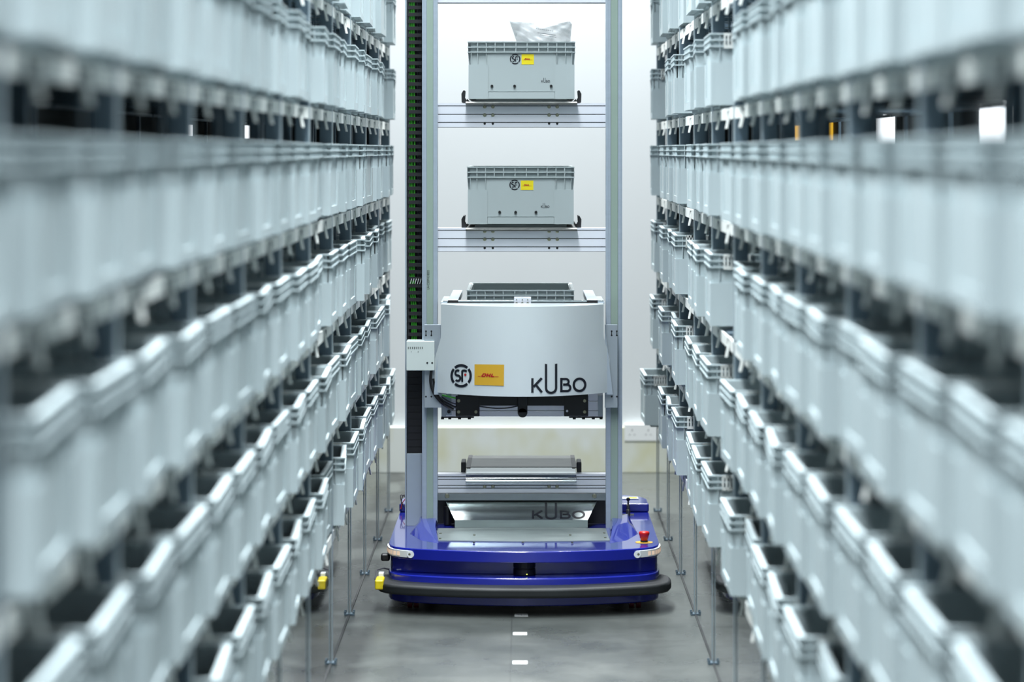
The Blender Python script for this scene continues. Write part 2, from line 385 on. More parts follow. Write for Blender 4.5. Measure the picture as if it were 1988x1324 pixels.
for s in (-1, 1):
    side = 'left' if s < 0 else 'right'; xp = XP[s]
    rack = empty('storage_rack', (0,0,0))
    tag(rack, f'tall steel storage rack of grey totes along the {side} side of the aisle', 'rack', 'racks lining the aisle')
    for k, y in enumerate(posts_y):
        p = post_mb(s, xp, y, .004, 3.0).build('post', None, rack)
        xa, xb = sorted((s*(xp-.012), s*(xp+.018)))
        ft = MB().box(xa, xb, y-.022, y+.022, .001, .006)
        for q in (-.016, .016): ft.cyl((s*(xp-.009), y+q, .006), (s*(xp-.009), y+q, .014), .004, n=8)
        ft.build('foot', 'post', p)
        post_mb(s, xp+.13, y, .004, 3.0, True).build('inner_post', 'post', rack)
        post_mb(s, xp+.60, y, .004, 3.0, True, .010).build('rear_post', 'post', rack)
    for k in range(11):
        ya, yb = posts_y[k+1], posts_y[k]
        for r, zt in enumerate(tops):
            zb = zt-TH
            b = MB()
            # two carrying rails per slot position and the pale front tabs
            def bx(xa, xb, y0, y1, z0, z1, mm):
                xa, xb = sorted((s*xa, s*xb)); b.box(xa, xb, y0, y1, z0, z1, mm)
            for u0, u1 in ((.02,.09),(.36,.44),(.53,.61),(.89,.975)):
                bx(xp+.012, xp+.58, yb-BAY*u1, yb-BAY*u0, zb-.012, zb-.001, 'post')
            bx(xp+.03, xp+.045, ya+.014, yb-.014, zb-.032, zb-.012, 'post')
            bx(xp+.56, xp+.575, ya+.014, yb-.014, zb-.020, zb-.012, 'post')
            sh = b.build('shelf', None, rack)
            t = MB()
            for u0, u1 in ((.035,.25),(.42,.68),(.84,.97)):
                xa, xb = sorted((s*(xp+.001), s*(xp+.004))); t.box(xa, xb, yb-BAY*u1, yb-BAY*u0, zb-.036, zb-.003)
            t.box(*sorted((s*(xp+.0035), s*(xp+.008))), yb-BAY*.97, yb-BAY*.035, zb-.010, zb-.004)
            for u in (.31, .74):
                xa = s*(xp+.006); d = .010 if u < .5 else -.002
                yy = yb-BAY*u
                t.add([(xa+s*dx+s*q, yy+dy, z) for z, q in ((zb-.004, 0), (zb-.062, -.012)) for dx in (0,.006) for dy in (-.012,.012)],
                      [(0,1,3,2),(4,6,7,5),(0,4,5,1),(2,3,7,6),(0,2,6,4),(1,5,7,3)])
            t.build('hook_strip', 'hook', sh)
    for k in range(11):
        ya, yb = posts_y[k+1], posts_y[k]
        xa, xb = sorted((s*(xp+.0055), s*(xp+.0095)))
        q = MB().box(xa, xb, ya+.001, yb-.001, .004, .385).build('clear_panel', 'acrylic', rack)
        xa, xb = sorted((s*(xp+.002), s*(xp+.010)))
        MB().box(xa, xb, ya+.012, yb-.012, .0005, .0038).build('bottom_seal', 'rubber', q)
    xa, xb = sorted((s*(xp+.045), s*(SX-.002)))
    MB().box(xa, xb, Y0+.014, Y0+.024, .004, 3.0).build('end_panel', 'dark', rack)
    MB().box(xa, xb, .5, Y0+.024, 3.001, 3.02).build('unseen_light_blocker', 'dark', rack)  # unseen lid added to keep overhead light out of the rack
    # totes
    for r, zt in enumerate(tops):
        cnt = -1
        for i, (yf, near, kb) in enumerate(slots):
            yc = yf-.2+random.uniform(-.006,.006); jx = random.uniform(-.006,.006)
            yaw = random.gauss(.036 if near else .016, .012) if s < 0 else random.gauss(.028 if near else .012, .009)
            if s == 1 and near and kb % 2 == 0 and kb <= 4: continue      # empty places in the right rack
            if random.random() < .08: jx += .022
            if s == 1 and r == 5 and i == 0: jx = -.038
            X0 = XT[s]+jx; cnt += 1
            # keep only totes the photograph can show
            if pz(0, yc-.2)+.05 < zt-TH or zt < pz(1324, yc+.2)-.1: continue
            if (X0*F/(yc+.3)) > (1100 if s < 0 else 1050): continue
            key = 'tote' if (s == 1 or random.random() < .7) else 'tote_dark'
            new_tote(key, (s*X0, yc, zt-TH), (-math.pi/2 if s < 0 else math.pi/2) + math.pi + (yaw if s < 0 else -yaw),
                     f'grey plastic tote, {side} rack, {rown[r]}, {ordn[cnt]}', f'totes on the {side} rack')
# sheets and boards above the third row; their glow stands in for light
o = MB().box(-1.245,-1.205, Y0+.008, Y0+.013, 1.65, 1.73).build('added_glow_panel', 'window'); tag(o, 'small white sheet with added glow behind the left rack, farther of the two', 'panel', 'white sheets with added glow behind the left rack')
o = MB().box(1.18,1.232, Y0+.006, Y0+.013, 1.64, 1.735).build('added_glow_panel', 'amber'); tag(o, 'small yellow board with added glow behind the right rack, left of the two', 'panel', 'yellow boards with added glow behind the right rack')
o = MB().box(SX-.012, SX-.002, 12.80, 13.0, 1.64, 1.74).build('added_glow_panel', 'amber'); tag(o, 'small yellow board with added glow behind the right rack, right of the two', 'panel', 'yellow boards with added glow behind the right rack')

# ------------------------------------------------------------------ floor stickers
for i, (sx, sy, wh) in enumerate(((1012, 1194.5, 'closest to the robot'), (1009.5, 1230.5, 'middle of three ahead of the robot'), (1009.5, 1286.5, 'farthest in front of the robot'))):
    D = yfloor(sy); xc = px(sx, D)
    t = MB().box(xc-.023, xc+.023, D-.028, D+.028, .0003, .0012).build('floor_sticker', 'paper'); tag(t, f'small white printed sticker on the aisle floor, {wh}', 'sticker', 'position stickers on the floor')
    P = []
    for k in range(11):
        u = -.016+k*.0032; P += rect(u, -.012, u+.0008+.0009*((k*7+i)%3)/2, .012)
    art('printed_marks', P, lambda u, v, xc=xc, D=D: (xc+u, D+v, .0015), 'cable_grey', t)

# ================================================================== ROBOT
CX = -.005
rob = empty('warehouse_robot', (CX, 10.8, 0)); tag(rob, 'blue based warehouse robot with tall aluminium mast standing in the aisle', 'robot')
rob_inv = Matrix.Translation((-CX, -10.8, 0))
def P(mb, name, m=None, parent=rob, bevel=0, smooth=False, label=None):
    o = mb.build(name, m, parent, bevel, smooth)
    if parent is not None: o.matrix_parent_inverse = rob_inv.copy() if parent is rob else Matrix.Identity(4)
    if label: o['label'] = label
    return o
def A(name, polys, fn, m, parent=rob, cut=None, label=None):
    o = art(name, polys, fn, m, parent, cut, label); o.matrix_parent_inverse = rob_inv.copy() if parent is rob else Matrix.Identity(4); return o
HALF = [(0,0),(.1,.005),(.2,.021),(.3,.048),(.38,.077),(.425,.103),(.452,.130),(.468,.165),(.476,.215),(.478,.27)]
def outline(yc, sx=1.0, rear=11.5, cornr=.05, flat=1.0, inset=0):
    pts = [(CX+x*sx, yc+y*flat) for x, y in HALF]
    hw = HALF[-1][0]*sx
    r = [(CX+hw, rear-cornr), (CX+hw-cornr*.3, rear-cornr*.3), (CX+hw-cornr, rear)]
    right = pts+r; left = [(2*CX-x, y) for x, y in right[1:]][::-1]
    return right+left
# chassis
sk = P(MB().prism(outline(10.125), .028, .1245), 'skirt', 'blue', bevel=.005)
P(MB().prism(outline(10.225, .985, flat=.62), .1245, .176), 'recess_wall', 'blue', bevel=.002)
P(MB().prism(outline(10.150), .174, .2135), 'upper_body', 'blue', bevel=.004)
# rear raised block
rb = [(CX-.478, 11.26), (CX+.478, 11.26), (CX+.478, 11.42), (CX+.455, 11.50), (CX+.40, 11.55), (CX-.40, 11.55), (CX-.455, 11.50), (CX-.478, 11.42)]
rearb = P(MB().prism(rb, .2135, .2452), 'rear_block', 'blue', bevel=.006)
P(MB().box(px(1196,11.38), px(1240,11.38), 11.40, 11.47, .2452, .2475), 'warning_label', 'box_cream', rearb, label='cream label with yellow patch')
P(MB().box(px(1222,11.4), px(1237,11.4), 11.415, 11.455, .2475, .248), 'yellow_patch', 'yellow2')
# bumper
bo = [(CX+x*1.078, 10.045+y*.95) for x, y in HALF]; bo = bo+[(CX+.515, 10.33), (CX+.508, 10.375), (CX+.49, 10.40)]
bo = bo+[(2*CX-x, y) for x, y in bo[1:]][::-1]
bump = P(MB().prism(bo, .066, .1015), 'bumper', 'rubber', bevel=.012)
D = 10.22
P(MB().box(px(729,D), px(746,D), 10.17, 10.27, .078, .112), 'yellow_cap', 'yel_plastic', bump, bevel=.006, label='yellow wrapped bumper end')
P(MB().box(px(735,10.28), px(745,10.28), 10.27, 10.31, .105, .122), 'connector', 'white_plastic', bump, bevel=.002)
mb = MB(); mb.tube([(px(729,10.3),10.27,.10),(px(731,10.3),10.31,.127),(px(745,10.35),10.34,.130),(px(756,10.35),10.36,.122)], .0025); P(mb, 'cable', 'cable_grey', bump)
D = 10.38
P(MB().box(px(739.5,D), px(757,D), 10.37, 10.41, pz(1089,D), pz(1075,D)), 'side_tab', 'black', bevel=.007)
# lidar
D = 10.185; lx = px(1018, D)
li = P(MB().lathe(lx, 10.215, [(.034,.1245),(.0385,.128),(.0385,.146),(.036,.148),(.036,.151),(.0385,.153),(.0385,.1735)]), 'scanner', 'black', label='round black laser scanner')
P(MB().cyl((px(1023,D), 10.178, .1315), (px(1023,D), 10.174, .1315), .0015, n=8), 'indicator', 'led_green', li)
# status light strips: follow the front corner
def deck_pt(x):      # front edge y of the upper body at x
    dx = abs(x-CX)
    for (a, ya), (b_, yb) in zip(HALF, HALF[1:]):
        if a <= dx <= b_: return 10.150+ya+(yb-ya)*(dx-a)/(b_-a)
    return 10.42
def strip(sgn):
    path = [p for p in HALF if p[0] >= .38]
    path = [(.392, .084)]+path[1:]
    n = len(path); vs = []; off = .005
    pts = [Vector((CX+sgn*x, 10.150+y)) for x, y in path]
    def row(o_, z): 
        out = []
        for i, p in enumerate(pts):
            t = (pts[min(i+1,n-1)]-pts[max(i-1,0)]).normalized(); nn = Vector((t.y, -t.x))*sgn
            q = p+nn*o_; out.append((q.x, q.y, z))
        return out
    z0, z1 = .181, .2055
    v = row(.0, z0)+row(off, z0)+row(off, z1)+row(.0, z1)
    f = []
    for k in range(3):
        for i in range(n-1): f.append((k*n+i, k*n+i+1, (k+1)*n+i+1, (k+1)*n+i))
    f += [(0, n, 2*n, 3*n), (n-1, 2*n-1, 3*n-1, 4*n-1)]
    o = P(MB().add(v, f), 'status_light', 'white_plastic', bevel=.001, label='white status light strip')
    p0, p1 = pts[0], pts[1]; t = (p1-p0).normalized(); nn = Vector((t.y, -t.x))*sgn
    c = p0+nn*.0055
    P(MB().cyl((c.x, c.y+.004, .1932), (c.x-0.0, c.y-.001, .1932), .0122, n=24), 'end_cap', 'white_plastic', o)
    c2 = c+t*.004
    P(MB().cyl((c2.x, c2.y-.001, .1932), (c2.x, c2.y-.003, .1932), .0045, n=12), 'screw', 'bolt', o)
    g = MB()
    for i in range(1, n-1):
        for u in (.15, .65):
            a = pts[i].lerp(pts[i+1], u); b2 = pts[i].lerp(pts[i+1], u+.36); t = (b2-a).normalized(); nn = Vector((t.y,-t.x))*sgn*.0062
            g.add([(a.x+nn.x, a.y+nn.y, .186), (b2.x+nn.x, b2.y+nn.y, .186), (b2.x+nn.x, b2.y+nn.y, .2005), (a.x+nn.x, a.y+nn.y, .2005)], [(0,1,2,3)])
    P(g, 'light_cells', 'led', o)
strip(-1); strip(1)
# fairings beside the mast feet
def fairing(sgn):
    def q(x, y, z): return (CX+sgn*x, y, z)
    z = .2130
    vs = [q(.300,10.36,z), q(.312,10.79,z), q(.400,10.98,z), q(.412,10.62,z), q(.365,10.44,z),
          q(.318,10.60,.243), q(.322,10.80,.250), q(.385,10.92,.250), q(.378,10.70,.246)]
    fs = [(0,1,6,5),(1,2,7,6),(2,3,8,7),(3,4,8),(4,0,5,8),(5,6,7,8),(0,4,3,2,1)]
    P(MB().add(vs, fs), 'mast_fairing', 'blue', bevel=.003)
fairing(-1); fairing(1)
# deck plate + bolts
dp = P(MB().prism([(px(848,10.42),10.42),(CX,10.395),(px(1184,10.42),10.42),(px(1176,10.75),10.76),(px(849,10.75),10.76)], .2137, .2165), 'deck_plate', 'deckplate')
for bx_, by_ in ((855,1036),(854.5,1046),(921,1039),(1107,1039),(1173,1035),(1175,1044),(920,1053),(1015,1052.5),(1111,1053)):
    D = yfloor(by_, .217); P(MB().cyl((px(bx_,D), D, .2150), (px(bx_,D), D, .2195), .0045, n=10), 'screw', 'bolt', dp)
# lettered sloping plate below the bottom bar
D = 10.765
P(MB().box(px(883,D), px(1141,D), D, D+.006, .2165, pz(1009.5,D)), 'lower_strip', 'brush')
zA, zB = pz(1009.5, D), pz(971, 10.87)
def slope_fn(py):  # image row -> (y,z) on the plate
    t = (1009.5-py)/(1009.5-971); return (D+(10.87-D)*t, zA+(zB-zA)*t)
pl = MB().add([(px(883,D),D,zA),(px(1141,D),D,zA),(px(1160,10.87),10.87,zB),(px(864,10.87),10.87,zB),
      (px(883,D),D+.006,zA-.003),(px(1141,D),D+.006,zA-.003),(px(1160,10.87),10.876,zB-.003),(px(864,10.87),10.876,zB-.003)],
      [(0,1,2,3),(4,7,6,5),(0,4,5,1),(1,5,6,2),(2,6,7,3),(3,7,4,0)])
pl = P(pl, 'lettered_plate', 'brush')
def kf(u, v):
    yy, zz = slope_fn(1006.5-v*.535); D_ = yy; x = px(1032.5+u*.965, D_)
    nn = Vector((0, -(zB-zA), (10.87-10.765))).normalized()
    return (x, yy+nn.y*.0008-.0005, zz+nn.z*.0008)
A('lettering', kubo(), kf, 'ink', pl)
for xa, xb in ((849, 886), (1139, 1176)):
    P(MB().box(px(xa,10.9), px(xb,10.9), 10.895, 10.95, .2165, .325), 'motor_housing', 'black')
P(MB().cyl((px(869,10.86),10.86,.2165),(px(869,10.86),10.86,.285), .014), 'motor', 'black', bevel=.002)
# mast posts: aluminium profile with groove cover
MT = 2.36
def mast_post(x0, x1, y0, y1, z0):
    w_ = x1-x0; g0, g1 = x0+w_*.29, x0+w_*.74
    b = MB()
    b.box(x0, g0, y0, y1, z0, MT); b.box(g1, x1, y0, y1, z0, MT); b.box(g0, g1, y0+.006, y1, z0, MT)
    b.box(x0+w_*.10, x0+w_*.15, y0-.0008, y0, z0, MT); b.box(x1-w_*.12, x1-w_*.07, y0-.0008, y0, z0, MT)
    o = P(b, 'mast_post', 'alu')
    P(MB().box(g0+.0008, g1-.0008, y0+.0015, y0+.006, z0, MT), 'groove_cover', 'groove', o, label='greenish groove cover')
    return o
PF = 10.79
RX0, RX1 = px(1176.5,PF), px(1208,PF); LX0, LX1 = px(819.5,PF), px(849,PF)
mast_post(RX0, RX1, PF, PF+.075, .2135)
lp = mast_post(LX0, LX1, PF, PF+.075, .2135)
tp = text_polys('LA-CSEM-E 8025', .0125)
A('small_print', tp, lambda u, v: (px(833.5,PF)-v, PF+.0009, pz(562,PF)+u*.82), 'ink', lp)
# chain duct: outer grey channel beside the left post
DF = 10.94
du = MB(); dx0, dx1 = px(788,DF), px(791,DF)
du.box(dx0, dx1, 10.86, 10.98, .2135, MT); du.box(dx0, LX0, 10.97, 10.98, .2135, MT)
P(du, 'chain_duct', 'panel_grey')
P(MB().box(px(790,10.86), LX0-.001, 10.845, 10.86, .2135, pz(880,10.86)), 'duct_cover', 'panel_grey', bevel=.001)
# energy chain
def chain_seg(y0p, y1p, opened):
    Dc = 10.875; xa, xb = px(791.5,Dc), px(822.5,Dc); pit = 13.5*Dc/F
    b = MB(); z1 = pz(y0p, Dc); z0 = pz(y1p, Dc)
    b.box(xa, xb, Dc+.045, Dc+.05, z0, z1)
    n = int((z1-z0)/pit)
    if opened:
        b.box(xa, xa+.006, Dc, Dc+.05, z0, z1); b.box(xb-.004, xb, Dc, Dc+.05, z0, z1)
        for k in range(n+1):
            zc = z1-k*pit; b.box(xa, xb, Dc-.003, Dc+.004, zc-.0135, zc)
            b.box(xb-.018, xb-.004, Dc+.008, Dc+.02, zc-.024, zc-.0135)
    else:
        for k in range(n+1):
            zc = z1-k*pit; b.box(xa, xb, Dc-.006, Dc+.045, max(z0, zc-pit+.0012), zc)
        b.box(xa+.002, xb-.002, Dc-.003, Dc+.03, z0, z1)
    return b
ch = P(chain_seg(-70, 668, True), 'cable_chain', 'anthracite', bevel=0, label='black cable chain with green cables')
cb = MB()
Dc = 10.884
for k, x0 in enumerate((795.5, 799.5, 803.5)):
    cb.tube([(px(x0,Dc), Dc, MT), (px(x0,Dc), Dc, pz(100,Dc)), (px(x0+(1.5 if k==2 else 0),Dc), Dc, pz(300,Dc)), (px(x0,Dc), Dc, pz(540,Dc)), (px(x0+4,Dc), Dc, pz(600,Dc)), (px(x0+4.5,Dc), Dc, pz(665,Dc))], .0032, m=None)
P(cb, 'green_cable', 'cable_green', ch)
cb = MB(); cb.tube([(px(811,Dc), Dc+.01, MT), (px(812,Dc), Dc+.01, pz(668,Dc))], .006); P(cb, 'thick_cable', 'cable_grey', ch)
tb = MB()
for k in range(6):
    xx = 796.5+k*4.6; tb.cyl((px(xx,10.865),10.867,pz(551,10.865)), (px(xx+2.6,10.865),10.867,pz(541,10.865)), .0011, n=6)
P(tb, 'cable_ties', 'white_plastic', ch)
P(chain_seg(719, 891, False), 'chain_loop', 'anthracite', label='smooth black lower run of the cable chain')
# cross bars
def crossbar(py0, lines, pyb, Db=10.87, bolts=True, name='cross_bar'):
    b = MB(); xa, xb = px(848.5,Db), px(1177,Db); ys = [py0]+lines+[pyb]
    for a, c in zip(ys, ys[1:]): b.box(xa, xb, Db, Db+.06, pz(c,Db)+.0022, pz(a,Db)-.0010, 'alu_h')
    b.box(xa, xb, Db+.004, Db+.058, pz(pyb,Db)+.0006, pz(py0,Db)-.002, 'groove_dark')  # dark core colours shade into the grooves and along the lower edge
    o = P(b, name)
    if bolts:
        rows = [lines[0]+1.5, lines[1]+1.0, lines[2]+2.0] if len(lines) > 2 else [lines[-1]+1]
        for i, r_ in enumerate(rows):
            for bx_ in (941, 956.8, 1066, 1081.8):
                z = pz(r_, Db); x = px(bx_, Db)
                q = MB(); q.lathe(0,0,[(.0066,0),(.0066,.002),(.0045,.0035),(.0024,.0035),(.0024,.0015)] if i < 2 else [(.0045,0),(.0045,.001)], 16)
                q.v = [(x+v[0], Db-v[2]-.0002, z+v[1]) for v in q.v]
                P(q, 'bolt', 'bolt' if i < 2 else 'black', o)
    return o
crossbar(-42, [-36,-20,-5.5], 6)
b1 = crossbar(200, [205.8,222.3,238], 247.8)
b2 = crossbar(442, [447.5,463.7,479.5], 489)
b3 = crossbar(920, [926,931,942.5,948], 958, bolts=False)
for bx_ in (941, 957, 1066, 1081.5):
    x = px(bx_,10.87); z = pz(944.5,10.87)
    P(MB().cyl((x,10.8698,z),(x,10.866,z),.0066,.005,n=16), 'bolt', 'bolt', b3)
an = P(MB().box(px(849,10.862), px(1177,10.862), 10.856, 10.868, pz(971,10.862), pz(958,10.862)), 'angle_strip', 'brush')
for bx_ in (868, 1154):
    x = px(bx_,10.856); z = pz(963,10.856); P(MB().cyl((x,10.856,z),(x,10.852,z),.0085,.007,n=18), 'bolt', 'bolt', an)
# trays
def tray(z, name='tray', empty_one=False):
    xa, xb = px(907,10.93), px(1117.5,10.93); b = MB()
    b.box(xa, xb, 10.885, 11.5, z-.003, z)
    pts = [(10.862, z-.004), (10.858, z-.012), (10.858, z-.018), (10.861, z-.018), (10.861, z-.012), (10.866, z-.0), (10.90, z), (10.90, z-.003)]
    b.xprism([(10.830,z-.012),(10.833,z-.012),(10.8332,z-.007),(10.838,z-.003),(10.89,z-.003),(10.89,z),(10.837,z),(10.830,z-.005)], xa-.004, xb+.004)
    for s_ in (-1, 1):
        x = xa if s_ < 0 else xb; b.box(min(x, x+s_*.002), max(x, x+s_*.002), 10.95, 11.5, z, z+.012)
    t = P(b, name, 'darksteel', bevel=.0006, label='bare steel tray')
    for s_ in (-1, 1):
        x = (xa-.004) if s_ < 0 else (xb+.004)
        g = MB(); o = s_
        pr = [(x-o*.001, z-.006), (x+o*.016, z-.002), (x+o*.017, z+.030), (x+o*.010, z+.043), (x+o*.004, z+.043), (x+o*.006, z+.018), (x-o*.001, z+.006)]
        n = len(pr); g.add([(a, 10.90, c) for a, c in pr]+[(a, 11.06, c) for a, c in pr], [tuple(range(n)), tuple(range(n,2*n))]+[(i,(i+1)%n,n+(i+1)%n,n+i) for i in range(n)])
        P(g, 'side_guide', 'black', t, bevel=.0015)
    return t
zt1, zt2 = pz(197.5, 10.93)+.0, pz(440.5, 10.93)
tray(zt1-.001); tray(zt2-.001)
# bottom empty tray with curved glossy lip
z = .405; xa, xb = px(913,11.06), px(1110,11.06)
b = MB().xprism([(10.845,.370),(10.848,.370),(10.851,.382),(10.868,.398),(10.95,.4035),(11.49,.4035),(11.49,.4055),(10.95,.4055),(10.866,.400),(10.848,.384),(10.844,.376)], px(904,10.85), px(1119,10.85))
t3 = P(b, 'empty_tray', 'polish', bevel=.001, label='empty bare steel tray with curved front lip')
P(MB().box(px(911,11.5), px(1108,11.5), 11.07, 11.48, .4058, .407), 'floor_mat', 'darksteel', t3)
for s_, x in ((-1, px(905.5,10.98)), (1, px(1118.5,10.98))):
    P(MB().prism([(x+s_*.006,11.04),(x-s_*.014,11.04),(x-s_*.014,11.486),(x+s_*.001,11.486)] , .4058, .4085), 'side_strip', 'black', t3)
    P(MB().box(*sorted((x+s_*.002, x+s_*.019)), 10.93, 11.05, .398, .440), 'side_guide', 'black', t3, bevel=.004)
# ------------------------------------------------ lift carriage
KD = 10.75
def k_plate(xa, xb, name, holes):
    p = P(MB().box(px(xa,KD), px(xb,KD), KD, KD+.006, pz(791.5,KD), pz(630,KD)), name, 'steel_plate', bevel=.0008)
    h = MB()
    for hx in holes:
        for yy in (643, 651): h.cyl((px(hx,KD),KD-.0006,pz(yy,KD)),(px(hx,KD),KD+.001,pz(yy,KD)),.0032,n=12)
        h.box(px(hx,KD)-.0014, px(hx,KD)+.0014, KD-.0006, KD+.001, pz(651,KD), pz(643,KD))
        h.cyl((px(hx,KD),KD-.0006,pz(770,KD)),(px(hx,KD),KD+.001,pz(770,KD)),.0034,n=12)
    P(h, 'plate_holes', 'black', p); return p
k_plate(824, 857, 'carriage_plate', (827, 837.5)); k_plate(1174, 1199, 'carriage_plate', (1187.5, 1198-.5))
for s_, x0, x1 in ((1, 1174.5, 1190), (-1, 855, 842)):
    sb = MB(); sb.add([(px(x0,10.745),10.745,pz(633,10.745)),(px(x0,10.745),10.745,pz(766,10.745)),(px(x1,10.745),10.745,pz(766,10.745)),
            (px(x0,10.73),10.735,pz(633,10.735)),(px(x0,10.73),10.735,pz(766,10.735)),(px(x1,10.73),10.735,pz(766,10.735))],
           [(0,1,2),(3,5,4),(0,3,4,1),(1,4,5,2),(2,5,3,0)])
    P(sb, 'cover_bracket', 'panel_grey')
# curved shell
KX = px(1014, 10.72)
def shell_y(x): return 10.55+.17*((x-KX)/.297)**2
def shell_hw(z):
    a, c = pz(655,10.70), pz(698,10.70)
    return .2965 if z > a else (.320 if z < c else .2965+(.0235)*(a-z)/(a-c))
NX, NZ = 40, 24; vs = []; fs = []
zT, zB_ = 1.0365, .7145
zs = [zT-(zT-zB_)*j/NZ for j in range(NZ+1)]
for off in (0, .006):
    for z in zs:
        for i in range(NX+1):
            x = KX+shell_hw(z)*(2*i/NX-1); vs.append((x, shell_y(x)+off, z))
n1_ = (NX+1)*(NZ+1)
for j in range(NZ):
    for i in range(NX):
        a = j*(NX+1)+i; fs.append((a,a+1,a+NX+2,a+NX+1)); fs.append(tuple(n1_+q for q in (a,a+NX+1,a+NX+2,a+1)))
for i in range(NX):
    fs.append((i, n1_+i, n1_+i+1, i+1)); q = NZ*(NX+1)+i; fs.append((q, q+1, n1_+q+1, n1_+q))
for j in range(NZ):
    a = j*(NX+1); fs.append((a, a+NX+1, n1_+a+NX+1, n1_+a)); a += NX; fs.append((a, n1_+a, n1_+a+NX+1, a+NX+1))
shell = P(MB().add(vs, fs), 'front_cover', 'shell', smooth=True, label='curved white front cover of the lift carriage')
md = shell.modifiers.new('edge', 'EDGE_SPLIT'); md.split_angle = math.radians(35)
# top flange of the cover
fl = MB(); NF = 30; pts = [(KX+.2965*(2*i/NF-1)) for i in range(NF+1)]
out = [(x, shell_y(x)) for x in pts]+[(KX+.2965, 10.80), (KX-.2965, 10.80)]
fl.prism(out, 1.0350, 1.0372); P(fl, 'cover_top', 'shell', shell)
def on_shell(u, v, Dm=None):     # u,v are image pixels of the marks
    x = px(u, 10.56)
    for _ in range(4): x = px(u, shell_y(x))
    y = shell_y(x)-.0016; return (x, y, H-(v-VY)*y/F)
CUTU = 4.0
A('round_emblem', [[(p[0]*20.8+895.2, 729.5-p[1]*22.8) for p in q] for q in sf()], on_shell, 'ink', shell, CUTU, 'round black letter emblem')
A('emblem_dot', [[(895.2+8.2+2.3*math.cos(a), 727.5+2.5*math.sin(a)) for a in [k*math.pi/8 for k in range(16)]]], on_shell, 'red_ink', shell)
ys_ = A('yellow_sticker', [[(921.3,707.2),(978.7,708),(978.2,749.2),(921,747.2)]], on_shell, 'yellow', shell, CUTU, 'yellow sticker with red lettering')
A('red_lettering', [[(927.3+p[0]*4.3, 731.3-p[1]*4.1+.022*p[0]*4) for p in q] for q in dhl()], lambda u,v: tuple(Vector(on_shell(u,v))-Vector((0,.0008,0))), 'red_ink', shell, CUTU)
A('lettering', [[(1031.3+p[0]*.998, 762.0-p[1]*.99+(.5 if 27<p[0]<50 else 0)-(p[0]*.012)) for p in q] for q in kubo()], on_shell, 'ink', shell, CUTU, 'large black lettering')
# parts above the cover
D = 10.84
sp = MB().box(px(860,D), px(1172,D), D, D+.004, pz(596,D), pz(583,D)); spo = P(sp, 'top_strip', 'polish', bevel=.0005)
P(MB().box(px(886,D), px(932,D), D-.003, D, pz(594,D), pz(587,D)).box(px(1097,D), px(1141,D), D-.003, D, pz(594,D), pz(586.5,D)), 'dark_slots', 'black', spo)
cbk = P(MB().box(px(998,D), px(1031,D), D-.006, D-.001, pz(592,D), pz(578,D)).box(px(998,D), px(1031,D), D-.006, D+.05, pz(578,D), pz(577,D)), 'centre_bracket', 'alu_h', bevel=.0005)
q = MB()
for bx_ in (1003,1014,1024.5): q.cyl((px(bx_,D),D-.006,pz(588.5,D)),(px(bx_,D),D-.009,pz(588.5,D)),.0045,n=14); q.cyl((px(bx_,D),D-.006,pz(581.5,D)),(px(bx_,D),D-.008,pz(581.5,D)),.002,n=8)
P(q, 'bracket_bolts', 'bolt', cbk)
for xa, xb in ((870, 889.5), (1139.5, 1160)):
    x0, x1 = px(xa,10.85), px(xb,10.85)
    a_ = P(MB().box(x0, x1, 10.85, 11.60, 1.025, 1.047), 'fork_arm', 'steel_plate', bevel=.001)
    P(MB().box(x0-.0005, x1+.0005, 10.835, 10.853, 1.0375, 1.0465).box(x0, x1, 10.833, 10.85, pz(596,10.84), 1.04), 'arm_end', 'black', a_, bevel=.001)
for xa, xb in ((855.5, 868), (1161, 1173.5)):
    P(MB().box(px(xa,10.80), px(xb,10.80), 10.80, 11.25, 1.036, 1.040), 'side_shelf', 'panel_grey')
# below the cover
b = MB(); D = 10.85; xa, xb = px(857,D), px(1170.5,D)
for a, c in ((756,778),(779.5,795.5),(798.5,808.5)): b.box(xa, xb, D, D+.05, pz(c,D), pz(a,D))
b.box(xa, xb, D+.006, D+.048, pz(808,D), pz(756,D))
beam = P(b, 'carriage_beam', 'alu_h', bevel=.0008)
P(MB().box(px(857,10.84), px(866,10.84), 10.838, 10.849, pz(808,10.84), pz(768,10.84)), 'beam_end', 'steel_plate', beam)
P(MB().box(px(1161,10.84), px(1170.5,10.84), 10.838, 10.849, pz(808,10.84), pz(768,10.84)), 'beam_end', 'steel_plate', beam)
for xa_, xb_, bs_ in ((856.5, 920, (859,873,892,911)), (1105, 1170.5, (1115,1133,1152,1167))):
    q = MB().box(px(xa_,D), px(xb_,D), D, D+.045, pz(811.5,D), pz(809,D))
    for bx_ in bs_: q.cyl((px(bx_,D),D+.012,pz(811,D)),(px(bx_,D),D+.012,pz(814.5,D)),.006,n=12)
    P(q, 'underside_bolts', 'black', beam)
D = 10.76
bp = MB(); bp.box(px(888,D), px(1141.5,D), D+.001, D+.011, pz(788,D), pz(760,D)); bp.box(px(884.5,D), px(931,D), D, D+.012, pz(808.5,D), pz(768,D)); bp.box(px(1095,D), px(1142,D), D, D+.012, pz(808.5,D), pz(768,D))
bp = P(bp, 'black_carrier', 'black', bevel=.003)
tb = MB(); tb.box(px(1005,D), px(1024,D), D-.014, D+.002, pz(801,D), pz(768,D)); tb.cyl((px(1014.5,D), D-.014, pz(800.5,D)), (px(1014.5,D), D+.002, pz(800.5,D)), 9.5*D/F, n=24)
P(tb, 'round_tab', 'black', bp, bevel=.002)
q = MB()
